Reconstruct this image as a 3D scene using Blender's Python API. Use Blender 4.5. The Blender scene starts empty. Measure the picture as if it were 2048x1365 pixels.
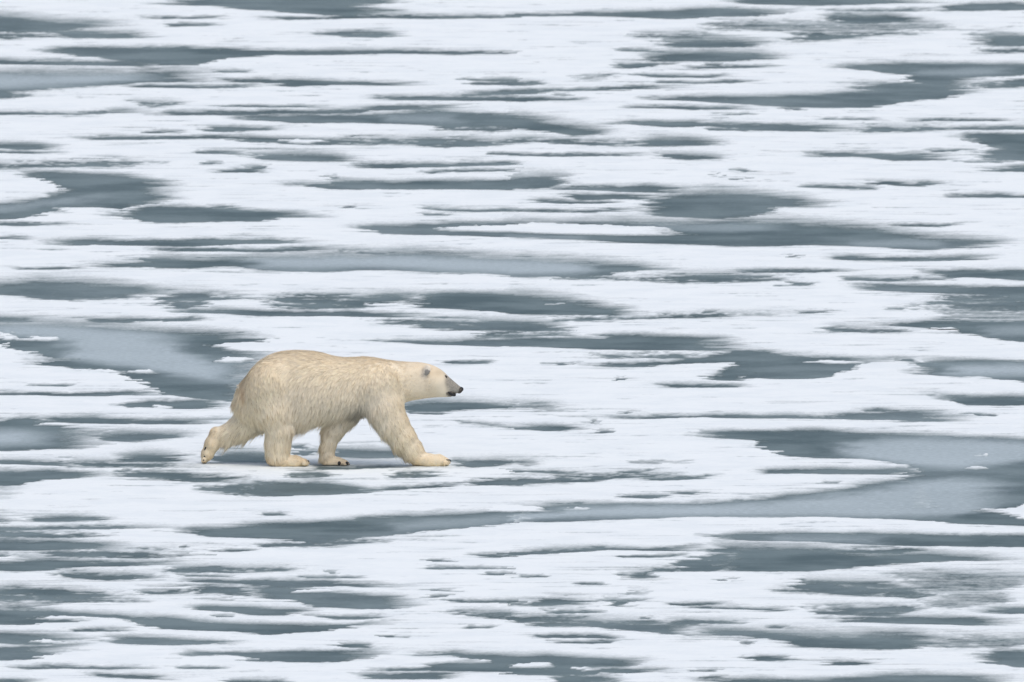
import bpy, math
import numpy as np

# ------------------------------------------------------------------ camera, sky, sun, exposure
scene = bpy.context.scene
COL = scene.collection
CAM_H, CAM_D = 22.0, 260.0                 # ship's deck, metres above / from the bear
M_PER_PX = 0.0047                          # size of a photograph pixel at the bear
FPX = math.hypot(CAM_H, CAM_D) / M_PER_PX  # focal length in photograph pixels
GROUND_PY = 932.0                          # photograph row of the ground at y = 0
PITCH = math.atan2(CAM_H, CAM_D) - math.atan((GROUND_PY - 682.5) / FPX)

cam = bpy.data.cameras.new("camera")
cam.sensor_width = 36.0
cam.lens = 36.0 * FPX / 2048.0
cam.clip_start, cam.clip_end = 1.0, 20000.0
cam.dof.use_dof = True
cam.dof.focus_distance = math.hypot(CAM_H, CAM_D)
cam.dof.aperture_fstop = 11.0
cam_o = bpy.data.objects.new("camera", cam)
cam_o.location = (0.0, -CAM_D, CAM_H)
cam_o.rotation_euler = (math.pi / 2 - PITCH, 0.0, 0.0)
COL.objects.link(cam_o)
scene.camera = cam_o

SUN_EL, SUN_AZ = math.radians(63.0), math.radians(150.0)   # azimuth clockwise from +Y
world = bpy.data.worlds.new("World")
scene.world = world
world.use_nodes = True
wn = world.node_tree
bg = wn.nodes["Background"]
sky = wn.nodes.new("ShaderNodeTexSky")
sky.sky_type = 'NISHITA'
sky.sun_disc = False
sky.sun_elevation = SUN_EL
sky.sun_rotation = SUN_AZ
sky.air_density = 0.6
sky.dust_density = 3.0
sky.ozone_density = 0.0
wn.links.new(sky.outputs[0], bg.inputs[0])
bg.inputs[1].default_value = 0.13

sun = bpy.data.lights.new("sun", 'SUN')
sun.energy = 0.7
sun.angle = math.radians(100.0)
sun.color = (1.0, 0.99, 0.945)
sun_o = bpy.data.objects.new("sun", sun)
sun_o.rotation_euler = (math.pi / 2 - SUN_EL, 0.0, math.pi - SUN_AZ)
COL.objects.link(sun_o)

vs = scene.view_settings
vs.view_transform = 'Standard'
vs.look = 'None'
vs.exposure = 0.42
vs.gamma = 1.0
scene.cycles.max_bounces = 8
scene.cycles.diffuse_bounces = 7
scene.cycles.use_denoising = True

# ------------------------------------------------------------------ helpers
rng = np.random.default_rng(7)
_perm = np.random.default_rng(3).permutation(4096)
_grad = np.random.default_rng(5).normal(size=(4096, 2))
_grad /= np.linalg.norm(_grad, axis=1, keepdims=True)


def noise2(x, y):
    xi, yi = np.floor(x).astype(np.int64), np.floor(y).astype(np.int64)
    fx, fy = x - xi, y - yi
    u, v = fx * fx * fx * (fx * (fx * 6 - 15) + 10), fy * fy * fy * (fy * (fy * 6 - 15) + 10)

    def g(ix, iy, dx, dy):
        h = _perm[(_perm[ix & 4095] + iy) & 4095]
        return _grad[h, 0] * dx + _grad[h, 1] * dy
    a = g(xi, yi, fx, fy); b = g(xi + 1, yi, fx - 1, fy)
    c = g(xi, yi + 1, fx, fy - 1); d = g(xi + 1, yi + 1, fx - 1, fy - 1)
    return 1.5 * ((a * (1 - u) + b * u) * (1 - v) + (c * (1 - u) + d * u) * v)


def fbm(x, y, octaves=3, gain=0.55):
    s, amp, tot = 0.0, 1.0, 0.0
    for k in range(octaves):
        s = s + amp * noise2(x * 2 ** k + 17.3 * k, y * 2 ** k - 9.1 * k)
        tot += amp
        amp *= gain
    return s / tot


def smooth(t):
    t = np.clip(t, 0.0, 1.0)
    return t * t * (3 - 2 * t)


def ground_at(px, py):
    """Point of the ice plane that a photograph pixel shows, in metres."""
    ang = PITCH + np.arctan((py - 682.5) / FPX)
    rngd = CAM_H / np.sin(ang)
    depth = rngd * np.cos(ang - PITCH)
    return (px - 1024.0) / FPX * depth, -CAM_D + CAM_H / np.tan(ang)


def add_mesh(name, verts, faces, mat=None, parent=None, smooth_shade=True):
    me = bpy.data.meshes.new(name)
    if isinstance(faces, np.ndarray):
        n = faces.shape[1]
        me.vertices.add(len(verts))
        me.vertices.foreach_set("co", np.asarray(verts, np.float32).ravel())
        me.loops.add(faces.size)
        me.loops.foreach_set("vertex_index", faces.astype(np.int32).ravel())
        me.polygons.add(len(faces))
        me.polygons.foreach_set("loop_start", np.arange(0, faces.size, n, dtype=np.int32))
        me.update(calc_edges=True)
    else:
        me.from_pydata([tuple(v) for v in verts], [], faces)
        me.update()
    if smooth_shade:
        me.polygons.foreach_set("use_smooth", np.ones(len(me.polygons), dtype=bool))
    if mat:
        me.materials.append(mat)
    o = bpy.data.objects.new(name, me)
    COL.objects.link(o)
    if parent:
        o.parent = parent
    return o


def set_attr(o, name, data, kind='FLOAT'):
    at = o.data.attributes.new(name, kind, 'POINT')
    at.data.foreach_set("value" if kind == 'FLOAT' else "color", np.asarray(data, np.float32).ravel())


def tag(o, label=None, cat=None, group=None, kind=None):
    for k, v in (("label", label), ("category", cat), ("group", group), ("kind", kind)):
        if v:
            o[k] = v
    return o


class NT:
    """Short-hand for building a node tree."""
    def __init__(self, name):
        self.mat = bpy.data.materials.new(name)
        self.mat.use_nodes = True
        self.t = self.mat.node_tree
        self.bsdf = self.t.nodes["Principled BSDF"]

    def n(self, typ, **kw):
        nd = self.t.nodes.new(typ)
        for k, v in kw.items():
            setattr(nd, k, v)
        return nd

    def put(self, sock, v):
        if hasattr(v, "is_output"):
            self.t.links.new(v, sock)
        else:
            sock.default_value = v

    def math(self, op, a, b=0.0, clamp=False):
        nd = self.n("ShaderNodeMath", operation=op, use_clamp=clamp)
        self.put(nd.inputs[0], a)
        self.put(nd.inputs[1], b)
        return nd.outputs[0]

    def mix(self, f, a, b):
        nd = self.n("ShaderNodeMix", data_type='RGBA')
        self.put(nd.inputs[0], f)
        self.put(nd.inputs[6], a)
        self.put(nd.inputs[7], b)
        return nd.outputs[2]

    def noise(self, vec, scale, detail=3.0, rough=0.55):
        nd = self.n("ShaderNodeTexNoise")
        self.put(nd.inputs["Vector"], vec)
        nd.inputs["Scale"].default_value = scale
        nd.inputs["Detail"].default_value = detail
        nd.inputs["Roughness"].default_value = rough
        return nd.outputs[0]

    def ramp(self, v, lo, hi, a=0.0, b=1.0):
        nd = self.n("ShaderNodeMapRange", interpolation_type='SMOOTHSTEP')
        self.put(nd.inputs[0], v)
        for i, x in enumerate((lo, hi, a, b)):
            nd.inputs[1 + i].default_value = x
        return nd.outputs[0]

    def attr(self, name, out=2):
        return self.n("ShaderNodeAttribute", attribute_name=name).outputs[out]

    def pos(self):
        return self.n("ShaderNodeNewGeometry").outputs["Position"]


# ------------------------------------------------------------------ ice and snow materials
SNOW_A = (0.860, 0.918, 0.905, 1)
SNOW_B = (0.805, 0.870, 0.866, 1)
ICE_A = (0.090, 0.132, 0.136, 1)
ICE_B = (0.160, 0.214, 0.217, 1)
PALE_ICE = (0.45, 0.53, 0.545, 1)  # lighter tone of patches in the pond ice


def ice_colour(m, P, paleness):
    """Bare wet ice: dark blue grey, mottled, with paler patches in the ponds."""
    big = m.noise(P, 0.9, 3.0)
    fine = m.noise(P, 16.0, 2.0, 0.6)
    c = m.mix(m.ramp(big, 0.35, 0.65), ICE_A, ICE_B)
    f = m.math('MULTIPLY', paleness, m.ramp(fine, 0.2, 0.75, 0.8, 1.1))
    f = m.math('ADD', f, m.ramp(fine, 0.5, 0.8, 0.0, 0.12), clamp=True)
    return m.mix(f, c, PALE_ICE), fine


def snow_colour(m, P):
    a = m.noise(P, 1.6, 4.0, 0.6)
    b = m.noise(P, 14.0, 3.0, 0.6)
    t = m.math('ADD', m.ramp(a, 0.38, 0.68), m.ramp(b, 0.3, 0.75, -0.25, 0.3), clamp=True)
    return m.mix(t, SNOW_A, SNOW_B), b


def make_ice():
    m = NT("bare_ice")
    P = m.pos()
    ci, fine = ice_colour(m, P, m.attr("paleness"))
    cs, _ = snow_colour(m, P)
    # away from the surveyed floe the snow cover goes on as a drift pattern
    drift = m.ramp(m.noise(P, 0.45, 6.0, 0.6), 0.43, 0.50)
    out = m.math('MULTIPLY', drift, m.math('SUBTRACT', 1.0, m.attr("bare"), clamp=True))
    m.put(m.bsdf.inputs["Base Color"], m.mix(out, ci, cs))
    m.bsdf.inputs["Roughness"].default_value = 0.65
    m.bsdf.inputs["Specular IOR Level"].default_value = 0.12
    bmp = m.n("ShaderNodeBump")
    bmp.inputs["Strength"].default_value = 0.25
    bmp.inputs["Distance"].default_value = 0.01
    m.put(bmp.inputs["Height"], fine)
    m.put(m.bsdf.inputs["Normal"], bmp.outputs[0])
    return m.mat


def make_snow():
    m = NT("snow")
    P = m.pos()
    ci, _ = ice_colour(m, P, m.attr("paleness"))
    cs, b = snow_colour(m, P)
    grit = m.noise(P, 30.0, 2.0, 0.6)
    cov = m.math('ADD', m.attr("cover"), m.ramp(grit, 0.2, 0.8, -0.10, 0.10))
    m.put(m.bsdf.inputs["Base Color"], m.mix(m.math('MULTIPLY', m.math('SUBTRACT', cov, 0.03), 1.12, clamp=True), ci, cs))
    m.bsdf.inputs["Roughness"].default_value = 0.85
    m.bsdf.inputs["Specular IOR Level"].default_value = 0.1
    bmp = m.n("ShaderNodeBump")
    bmp.inputs["Strength"].default_value = 0.22
    bmp.inputs["Distance"].default_value = 0.02
    m.put(bmp.inputs["Height"], m.noise(P, 9.0, 4.0, 0.6))
    m.put(m.bsdf.inputs["Normal"], bmp.outputs[0])
    return m.mat


MAT_ICE, MAT_SNOW = make_ice(), make_snow()

# ------------------------------------------------------------------ survey of the floe
# Bare streaks of ice (x, far edge, near edge), read off the photograph on twice its pixels, one sheet per "@"
# (S: soft far edge, R: broken up, F/f: faint, W: snow again, I: lone snow patch, L/l: paler pond ice)
TRACE = """
@A 0 0
640,12,16 770,2,22 850,-5,26 960,-5,38 1080,-5,44 1200,-5,55 1300,-5,60 1400,5,66 1500,35,74 1600,48,76 1640,60,74
1300,-6,15 1420,-4,18 1520,3,14 1620,6,10
560,72,78 900,70,76
1040,76,80 1250,72,80 1400,68,74 1560,64,74 1720,64,78 1840,66,76 2048,66,72
640,104,108 700,97,108 780,97,107 880,102,106
1240,132,140 1300,130,142 1400,130,150 1480,132,152 1560,134,148 1620,138,144
S 0,62,128 60,66,130 150,78,130 250,88,125 320,92,118 400,94,112 520,98,104
R 0,138,156 60,135,158 130,140,150 200,132,150 300,128,155
S 200,138,146 300,128,155 420,132,155 520,138,152 620,142,148
130,210,214 200,196,214 280,190,218 400,190,235 500,192,245 640,190,262 760,192,262 830,195,250 900,196,235 1000,200,228 1100,204,220 1200,206,222 1400,203,220 1560,202,216 1700,204,218 1820,208,218 2048,212,216
0,240,258 100,246,260 250,246,262 400,246,264 520,246,266 620,258,270 700,258,264
S 0,290,372 100,288,364 180,285,360 280,290,352 400,290,345 520,292,336 620,288,330 720,288,328 800,292,328 850,296,326
840,286,292 920,286,292 1000,288,292
L 0,302,352 150,302,345 350,300,335 520,302,322 640,305,315
R 0,370,396 60,372,394 140,374,384 240,378,382
480,346,350 600,344,352 720,346,354 880,346,356 1000,342,350 1060,344,348
840,318,326 980,320,332 1080,318,332 1200,320,348 1300,326,342 1440,328,342 1560,332,344 1700,338,344
1840,318,324 1960,320,326 2048,316,328
1880,336,340 1960,332,342 2048,330,342
1480,390,396 1600,388,402 1720,386,402 1800,388,404 1900,388,404 2048,388,405
1860,378,384 1940,368,384 2000,364,382 2048,362,380
0,452,462 120,452,460 220,454,460 320,455,461 400,450,458 480,440,452 600,440,454
R 520,408,412 620,418,432 740,410,418
580,458,464 700,450,462 850,448,462 1000,446,462 1100,444,456 1250,446,456 1400,440,454 1500,430,446 1600,424,442 1700,424,440 1800,428,444 1900,436,444
860,426,430 1200,426,431 1300,428,432
890,468,472 960,464,480 1080,464,486 1200,462,496 1320,462,494 1440,462,494 1560,456,496 1660,448,500 1760,445,505 1850,452,505 1950,456,505 2048,460,510
l 1500,466,486 1700,466,490 1850,468,486
R 1740,515,522 1850,502,524 1950,502,530 2048,502,520
580,530,534 660,526,536 740,526,530
800,518,522 850,508,528 920,508,530 1000,510,524 1140,517,522
280,556,560 360,548,560 450,546,562 560,550,560 680,550,558 800,546,556 900,546,556 1000,548,560 1100,556,575 1180,556,580 1280,560,582 1400,556,580 1520,556,582
R 1400,556,580 1520,556,582 1640,562,582 1760,555,592 1850,555,590 1950,560,590 2048,565,575
I:oval 1140,568,569 1180,562,576 1240,562,577 1285,569,570
920,560,564 1000,566,572 1080,564,570
0,576,596 80,576,602 160,580,600 220,584,600 260,590,596
0,608,614 120,608,616 240,614,617
780,610,614 900,606,618 980,612,630
S 980,618,626 1040,622,640 1140,616,645 1240,620,648 1360,624,648 1420,632,642
R 0,660,680 100,656,675 200,655,672 380,650,670 440,645,672 520,655,668 620,660,666
800,655,660 850,650,660 900,652,656
970,668,680 1050,662,672
1380,662,666 1450,656,674 1560,658,676 1680,652,672 1800,656,670 1900,652,666 2048,652,662
1920,616,620 2048,616,622
@B 1024 0
820,0,4 900,-5,12 1000,-5,20 1100,-5,22 1250,-5,24 1400,-5,20 1560,-3,14 1700,0,10
1680,36,42 1740,26,44 1820,18,46 1920,14,44 2048,14,42
1250,44,47 1400,42,46 1560,40,47 1700,38,46
0,60,66 120,60,67 200,58,66 280,52,66 400,52,68 460,48,70 540,46,75 640,44,78 740,36,76 800,34,68 900,38,68 1000,40,66 1060,44,56 1160,40,46
S 1240,72,78 1300,62,92 1380,60,98 1460,60,96 1540,66,90 1600,80,90 1660,86,92
F 730,112,118 800,96,118 880,90,122 960,92,124 1060,92,128 1160,90,132 1240,88,130 1340,92,128 1450,96,125 1600,96,122 1700,100,118 1830,112,120
R 1080,165,170 1130,140,170 1220,136,168 1300,138,160 1400,140,150 1530,130,140 1640,134,140
R 480,148,152 540,142,152 600,140,152 700,140,156 800,140,160
S 580,180,190 640,162,192 720,158,192 800,158,192 880,165,190 960,172,186 1060,176,182
410,202,206 480,200,208 600,206,212
S 500,225,235 560,220,248 640,212,248 720,210,246 820,206,248 900,212,246 1000,216,240 1060,226,236 1110,230,234
390,268,272 430,258,274 500,254,274 560,256,270 640,252,258
680,275,279 800,270,276 900,266,274 1050,266,270
760,258,262 860,262,268
490,304,308 540,300,310 640,302,311 760,306,312 880,304,310
540,330,334 720,330,336 900,326,334 1000,330,336
R 0,335,345 60,332,342 120,330,340
0,362,378 100,358,376 200,360,366 400,354,364 480,345,358 560,344,356 700,348,354
0,392,408 80,390,408 140,396,404 300,396,400
F 150,378,384 240,376,382
F 250,315,320 330,308,320 420,300,308
1240,268,272 1360,264,275 1440,258,285 1500,256,296 1600,254,302 1700,256,312 1800,256,312 1900,258,310 2048,258,300
1380,340,358 1450,336,364 1560,336,372 1600,300,390 1660,296,400 1740,296,395 1820,300,375 1880,305,345
500,396,400 600,392,402 700,388,405 800,386,412 900,388,418 1000,388,425 1100,384,430 1200,380,432 1300,374,433 1400,366,432 1480,358,424 1560,350,412 1640,345,402 1740,350,392 1820,360,376 1880,370,374
W 1440,315,320 1500,302,318 1560,300,312 1600,306,308
W 1540,326,332 1570,322,333 1600,326,332
l 1600,285,300 1800,280,302 2000,278,292
R 1840,342,350 1900,332,356 2048,318,348
W 1890,322,325 1950,314,322 2048,306,314
1820,155,160 1830,140,172 1900,140,186 1980,142,186 2048,144,184
F 1900,130,140 2000,132,144
R 1820,208,214 1900,202,216 1980,200,214 2048,202,212
430,428,432 560,428,434 650,426,438 700,424,442 760,430,440 900,430,440 1000,432,438
800,457,462 940,458,462
1090,434,445 1180,436,442
S 0,460,515 60,464,518 120,480,525 160,492,535 240,504,545 320,515,542 420,528,538
360,494,500 480,486,498 540,488,506 640,490,510 720,488,510 800,496,506 900,498,515 1000,500,525 1100,498,526 1200,502,528 1300,506,530 1400,512,528
R 1360,510,528 1500,510,530 1560,515,528 1650,508,526 1780,512,520
1700,512,518 1780,510,520 1900,508,522 2048,510,520
770,518,522 900,516,524 1000,522,528
1220,478,480 1460,478,482
1570,482,488 1700,482,486 2000,482,486
1760,545,552 1820,538,565 1880,534,582 1940,535,592 2000,540,605 2048,536,605
1840,625,640 1900,602,642 1980,598,642 2048,600,645
R 0,560,574 100,556,570 200,562,578 320,566,584 420,572,586 520,568,586
S 480,570,585 560,558,586 640,556,586 720,560,584 800,570,580 850,574,578
0,618,624 150,620,628 260,618,628 360,618,626 480,620,626 560,618,622
S 560,616,620 620,622,636 720,626,642 800,630,640 860,634,638
1160,620,626 1240,612,630 1330,612,628 1440,616,632 1520,622,644 1620,614,644 1700,620,642 1760,625,635
1640,606,612 1760,600,606 1840,604,608
0,655,662 60,654,660
1940,670,676 2048,664,680
1800,648,652 2000,648,653
@C 0 340
60,10,16 120,8,28 180,10,50 230,12,64 260,12,130 330,15,135 400,18,140 480,22,145 540,30,140 600,36,135 660,45,128 720,55,118
0,135,200 80,130,196 160,118,180 220,95,165 260,70,155 320,60,150 400,50,152 480,50,158 560,65,142 640,80,125 700,90,112
l 0,148,170 150,130,150 300,112,128 420,100,112
820,6,10 900,4,12 1000,2,12 1080,0,8
1680,14,20 1760,5,14 1850,2,10 2048,0,6
400,172,180 480,178,188 520,165,196 580,150,210 640,146,214 720,146,214 780,150,212 860,152,210 940,155,208 1010,168,208 1080,168,200 1160,172,192 1220,180,190 1320,190,194
800,145,152 900,148,154 1000,170,174 1200,172,178
0,214,224 100,216,226 200,218,224 300,218,222
0,272,278 100,270,280 150,282,288
150,294,296 220,284,302 280,280,304 400,280,302 520,284,304 640,284,306 760,278,308 860,278,304 960,282,298 1080,280,296 1200,288,294 1300,290,293
580,316,322 680,314,326 800,316,326 900,318,326 1000,316,330 1100,320,330 1180,312,326 1280,310,322 1380,314,324
R 1340,322,328 1420,326,338 1560,326,334
S 350,386,390 470,382,390 580,376,390 600,352,394 660,352,394 760,358,396 850,360,392 920,356,386 1000,352,390 1060,345,402 1160,344,408 1280,344,410 1400,340,404 1500,334,402 1560,326,402 1680,326,410 1800,336,412 1920,344,414 2048,350,425
L 960,365,380 1060,358,390 1200,352,394 1400,350,388 1600,350,392 1800,356,402 2048,364,412
40,396,400 160,393,400 320,392,398
S 0,455,502 60,452,504 140,442,515 220,438,522 300,445,520 400,452,508 480,460,505 560,470,500 640,482,500 760,490,497
R 140,502,520 300,505,522 460,500,518 600,498,512
R 620,530,550 680,505,555 740,490,560 800,490,545 860,500,520 960,508,515 1040,512,518
640,560,566 720,558,572 840,560,575 960,560,582 1040,564,586 1160,568,586 1300,566,586 1400,568,588 1500,572,590 1620,576,592 1720,584,592
R 1060,535,545 1100,518,550 1160,504,556 1260,502,558 1380,505,555 1480,510,552 1560,500,540 1660,496,535 1720,495,540
1640,500,535 1720,495,545 1760,492,555 1850,492,560 1950,494,565 2048,496,578
W 1490,540,546 1560,532,546 1640,535,542
1640,540,552 1720,535,555 1800,530,556 1900,530,562
R 1480,608,614 1540,602,618 1640,606,625 1720,605,635 1800,606,640 1900,604,645 2048,608,640
1840,612,636 1920,606,640 2048,606,645
R 1900,660,680 1960,648,675 2048,645,670
0,588,610 80,590,612 160,590,610 220,594,608
300,596,600 380,594,608 480,596,614 560,596,612 640,598,604 680,596,610 760,596,606 860,598,602
S 0,612,660 80,612,690 180,610,695 350,614,695 480,626,695 600,636,695 720,645,695 840,652,695 960,660,690 1060,672,682
I:lumpy 0,652,676 40,656,682 80,674,680
I:mound 95,680,683 140,669,684 200,671,684 220,680,683
L 0,622,660 150,620,670 350,635,695 600,655,698 750,672,698
1120,58,64 1200,52,62 1310,60,78 1350,42,80 1440,48,80 1500,45,78 1560,50,80 1680,48,80 1800,44,78 1920,44,80 2048,42,82
1280,30,36 1340,28,34
1370,152,155 1440,148,153
1680,152,156 1760,154,164 1840,158,168 1920,160,170 2048,160,168
1700,178,182 1820,178,184
1370,230,233 1440,228,238 1480,226,248 1540,222,258 1620,222,260 1700,220,260 1740,215,262 1800,212,264 1900,212,266 2048,210,272
@D 1024 340
S 0,30,75 60,26,78 120,22,76 180,24,68 240,30,55
120,70,80 240,72,82 360,66,84 440,66,90 540,62,92 620,68,92 740,80,95
S 500,160,175 560,130,185 620,100,190 700,95,192 780,86,196 860,86,198 940,92,190 1020,100,170 1080,108,150 1150,115,150 1240,132,150 1300,140,146
80,120,130 200,125,138 320,130,136 420,125,132
200,100,118 300,100,122 420,100,118 520,105,120 600,110,125
0,160,166 140,165,172 300,166,172 400,160,168 500,155,170
S 0,205,272 80,210,272 180,212,278 300,205,282 420,203,290 520,206,295 640,210,298 740,205,300 840,200,306 930,198,308 1020,200,306 1100,202,302 1200,210,302 1300,218,304 1400,225,308 1480,235,312 1540,250,318 1620,262,322 1700,272,320 1800,280,315 1900,285,310 2000,292,302
I:spear -279,239,240 -224,232,246 -144,228,248 -64,227,249 0,224,250 80,215,254 180,218,257 300,223,260 420,226,263 540,232,264 620,240,263 690,259,261
l 480,215,230 700,220,245 900,222,245 1080,220,235
l 1380,292,300 1600,285,305 1750,290,310
l -40,262,270 300,268,276
S 0,352,430 80,352,432 160,358,430 280,366,428 360,372,425 440,380,408 520,388,402 600,396,400 680,394,397
L 0,364,416 120,368,416 250,380,412 340,388,405
R 540,430,440 620,425,450 700,420,455 800,420,452 900,425,452 1000,425,448 1100,425,435
880,400,404 1000,402,412 1160,402,412 1280,402,408 1380,406,409
R 180,432,438 340,430,440 480,436,444 620,440,450
R 1080,455,462 1200,458,464
1310,430,445 1400,432,445 1540,436,448 1650,440,446
1110,348,352 1150,346,354
1240,352,358 1340,346,362 1460,350,364 1580,352,366 1700,350,366 1840,346,360 1920,348,354
1600,405,412 1660,404,420 1760,404,430 1860,402,432 1960,402,440 2048,402,444
1590,436,440 1700,434,442 1780,436,442
1340,470,474 1400,460,482 1500,458,486 1600,462,490 1720,466,496 1840,468,498 1940,468,502 2048,468,510
R 1640,545,560 1720,525,562 1760,505,562 1840,500,568 1940,500,568 2048,505,568
R 1500,555,560 1600,552,562
F 1700,565,590 1850,568,600 2048,570,600
1420,618,622 1540,616,626 1640,610,632 1760,606,642 1800,604,655 1900,604,672 2048,604,690
I:sliver 1690,636,638 1730,632,642 1790,636,639
R 1240,640,646 1380,634,650 1480,638,652 1600,646,650
l 1880,635,660 2048,625,665
S 0,498,578 80,500,580 160,505,582 240,515,582 300,535,582 380,552,582 460,562,580 520,570,578
W 140,535,538 170,533,539 200,535,538
R 120,600,606 240,600,608 380,595,606 500,590,600 640,584,594 740,580,594 860,580,590 1000,576,584 1080,574,578
760,566,574 830,566,572
1110,570,576 1200,570,576 1280,568,572
S 0,605,645 80,610,650 160,622,645 220,632,642
R 0,660,668 150,655,665 260,660,666
320,668,676 420,658,690 560,665,695 720,668,695 820,672,695 900,678,695
1860,-2,4 1950,-4,8 2048,-4,8
1140,66,70 1240,66,74 1360,68,78 1420,66,72
1400,48,52 1460,48,60 1540,52,66 1600,58,68 1660,50,66 1740,52,58
1370,78,82 1470,77,80
1700,108,112 1820,98,112 1940,100,112 2048,106,114
1480,220,224 1580,222,226 1700,222,230 1800,218,224 1830,218,222
800,18,26 830,18,28
870,3,8 960,3,9
890,36,40 940,36,40
@E 0 680
0,-8,22 40,-8,8 100,-8,98 240,-8,108 360,-8,122 440,-8,130 500,-8,148 540,-8,168 600,-8,192 660,-8,220 760,-6,234 850,-5,240 920,-5,248 1000,-5,248 1060,0,240 1120,60,220
W 0,32,100 80,42,98 150,62,100 230,76,84
W 840,24,28 900,14,34 1000,12,45 1100,8,52 1180,6,60
W 1040,-2,12 1180,-2,40 1260,0,50
I:shard 860,82,87 890,78,92 950,74,90 1010,74,80
I:chip 552,129,132 590,124,135 625,128,131
W 340,122,130 400,118,128 450,128,134 520,129,134
L 240,-5,60 400,-5,90 560,0,110 700,40,135 850,100,158 960,108,162
L 260,-8,40 450,-8,80 600,-5,90 750,20,100
860,1,8 1000,0,10 1130,2,8
0,215,222 120,212,222 250,218,226 380,216,226 480,208,224 560,210,222 680,216,222
120,182,186 300,183,188
470,262,266 520,252,272 600,246,272 680,244,276 760,242,278 860,244,276 920,250,270
W 610,272,275 650,262,276 690,264,276
0,322,446 60,314,446 120,310,442 180,330,440 240,345,438 300,358,436 360,372,432 400,390,425 430,400,412
120,312,330 220,312,330 300,310,334 400,310,336 480,318,338 560,322,338 680,320,338 760,320,338 840,322,336 920,325,335
L -60,370,420 80,370,415 200,385,410
W 155,338,342 220,331,342 300,338,344
S 350,384,390 420,376,404 500,372,410 600,376,406 680,380,396 800,382,388
0,484,494 100,484,500 220,488,505 330,480,500
S 460,470,490 520,458,490 600,455,490 680,462,488 740,472,486
R 240,486,510 360,490,512 480,495,512 600,498,512 700,500,512 790,504,512
S 830,470,490 900,450,492 1000,448,492 1060,452,492 1140,465,480
0,522,586 60,524,584 120,526,572 200,524,560 300,530,552 400,534,548 460,540,546
f 0,588,640 60,585,625 120,575,600
R 430,542,548 540,526,556 640,530,560 720,534,568 800,545,572 900,548,575 980,545,590
R 780,590,600 880,590,612 960,570,626 1050,572,628
940,585,620 1050,574,628 1160,572,628 1280,570,622 1380,580,616 1480,595,612 1560,600,606
R 1150,540,552 1220,532,550 1340,540,548
1160,428,438 1240,422,434
S 1280,446,460 1330,440,470 1440,438,475 1540,442,475 1640,446,470 1700,450,462
1180,440,465 1280,445,460
1230,500,516 1300,508,520 1400,508,520 1480,508,516 1640,504,510
R 1780,488,505 1900,486,510 2048,482,498
R 1560,535,552 1680,534,556 1760,536,548
1840,575,584 1960,560,584 2048,558,582
1490,592,605 1620,590,600 1760,582,592 1840,580,586
S 1560,262,280 1640,250,290 1720,244,290 1800,246,288 1880,250,280 1980,262,276 2048,270,276
1630,292,298 1760,294,300
1750,92,95 1820,88,96 1900,90,98 1980,86,92
1480,4,8 1560,4,10 1720,6,20 1850,4,25 1960,-2,28 2048,-4,26
F 1810,330,336 1900,332,340 2048,352,358
@F 1024 680
0,-6,28 120,-6,30 260,-6,38 400,-6,40 560,-6,42 700,-6,44 800,0,44 880,20,44 950,34,50
R 350,64,72 480,62,76 580,62,78 660,66,78 760,58,75
300,102,108 420,98,110 520,92,108 620,86,100 720,72,96 820,60,92 900,45,90 920,45,140 960,44,155 1040,48,158 1140,62,156 1220,68,152 1260,70,150 1300,70,140 1360,75,115 1420,80,95 1560,76,84
770,158,162 830,135,164 900,105,164 960,100,158
W 1190,88,90 1260,84,96 1340,84,94 1420,90,95
140,96,102 240,96,102
410,158,164 450,156,164
560,180,184 620,180,190 740,182,194 860,182,192 960,186,190
1560,128,134 1600,120,140 1640,84,140 1700,82,145 1780,82,148 1860,84,146 1940,84,152 2000,86,165 2048,88,172
L 1720,108,138 1880,110,142 2000,105,140 2100,105,140
1500,76,82 1600,80,90
1670,228,234 1740,222,244 1820,226,262 1900,228,264 1980,224,266 2048,228,260
380,312,318 480,308,318 600,308,314 740,306,312 880,302,314 1000,304,314 1120,304,316 1240,310,316 1330,302,320 1420,292,322 1500,290,322 1580,288,328 1680,290,328 1740,300,328 1850,318,326
1820,300,306 1930,298,306
1380,284,288 1510,278,284
F 0,256,272 60,252,278 130,260,286 220,262,284
0,350,360 100,350,360 150,342,366 220,346,366 290,356,364
F 290,330,340 340,320,336
340,366,374 410,366,374
420,292,296 490,292,297
690,383,386 760,368,392 860,366,396 940,366,402 1000,368,430 1040,366,445 1080,364,462 1140,360,468 1200,360,474 1300,366,476 1400,374,478 1450,376,484 1520,378,496 1600,380,510 1640,382,580 1700,384,710 1760,386,710 1900,392,710 2048,398,710
960,536,540 1040,522,536 1150,516,536 1300,516,538 1420,520,538 1520,514,540 1600,512,545 1680,505,560
90,660,664 200,656,670 320,656,695 480,656,710 600,658,710 720,655,710 880,648,710 980,636,710 1100,620,710 1240,608,710 1340,600,710 1380,584,710 1500,570,710 1600,548,710 1660,540,710 1800,540,710
W 230,674,678 270,672,679 300,675,678
L 1300,430,450 1400,415,470 1500,405,485 1650,400,505 1800,402,512 1950,410,495 2080,415,475
L 760,672,705 960,656,705 1150,640,705 1350,618,705 1500,600,705 1650,575,705 1780,562,700 1900,570,670 1980,590,650
I:fleck 1865,461,464 1885,459,464 1900,460,463
I:float 1810,514,516 1845,512,517 1880,514,516
W 1960,682,700 2048,664,720 2100,655,720
F 0,484,500 60,482,506 130,486,500
R 0,526,532 180,530,538 250,535,545
R 0,560,582 100,556,580 200,548,576 300,545,568 400,540,558 480,530,556 560,522,556 620,530,556
500,548,562 600,550,564 720,550,560 850,545,548
430,626,632 540,622,636 640,624,632
640,612,618 700,610,620 780,614,618
F 470,490,494 740,489,492
1240,572,576 1320,573,576
@G 0 1020
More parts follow.
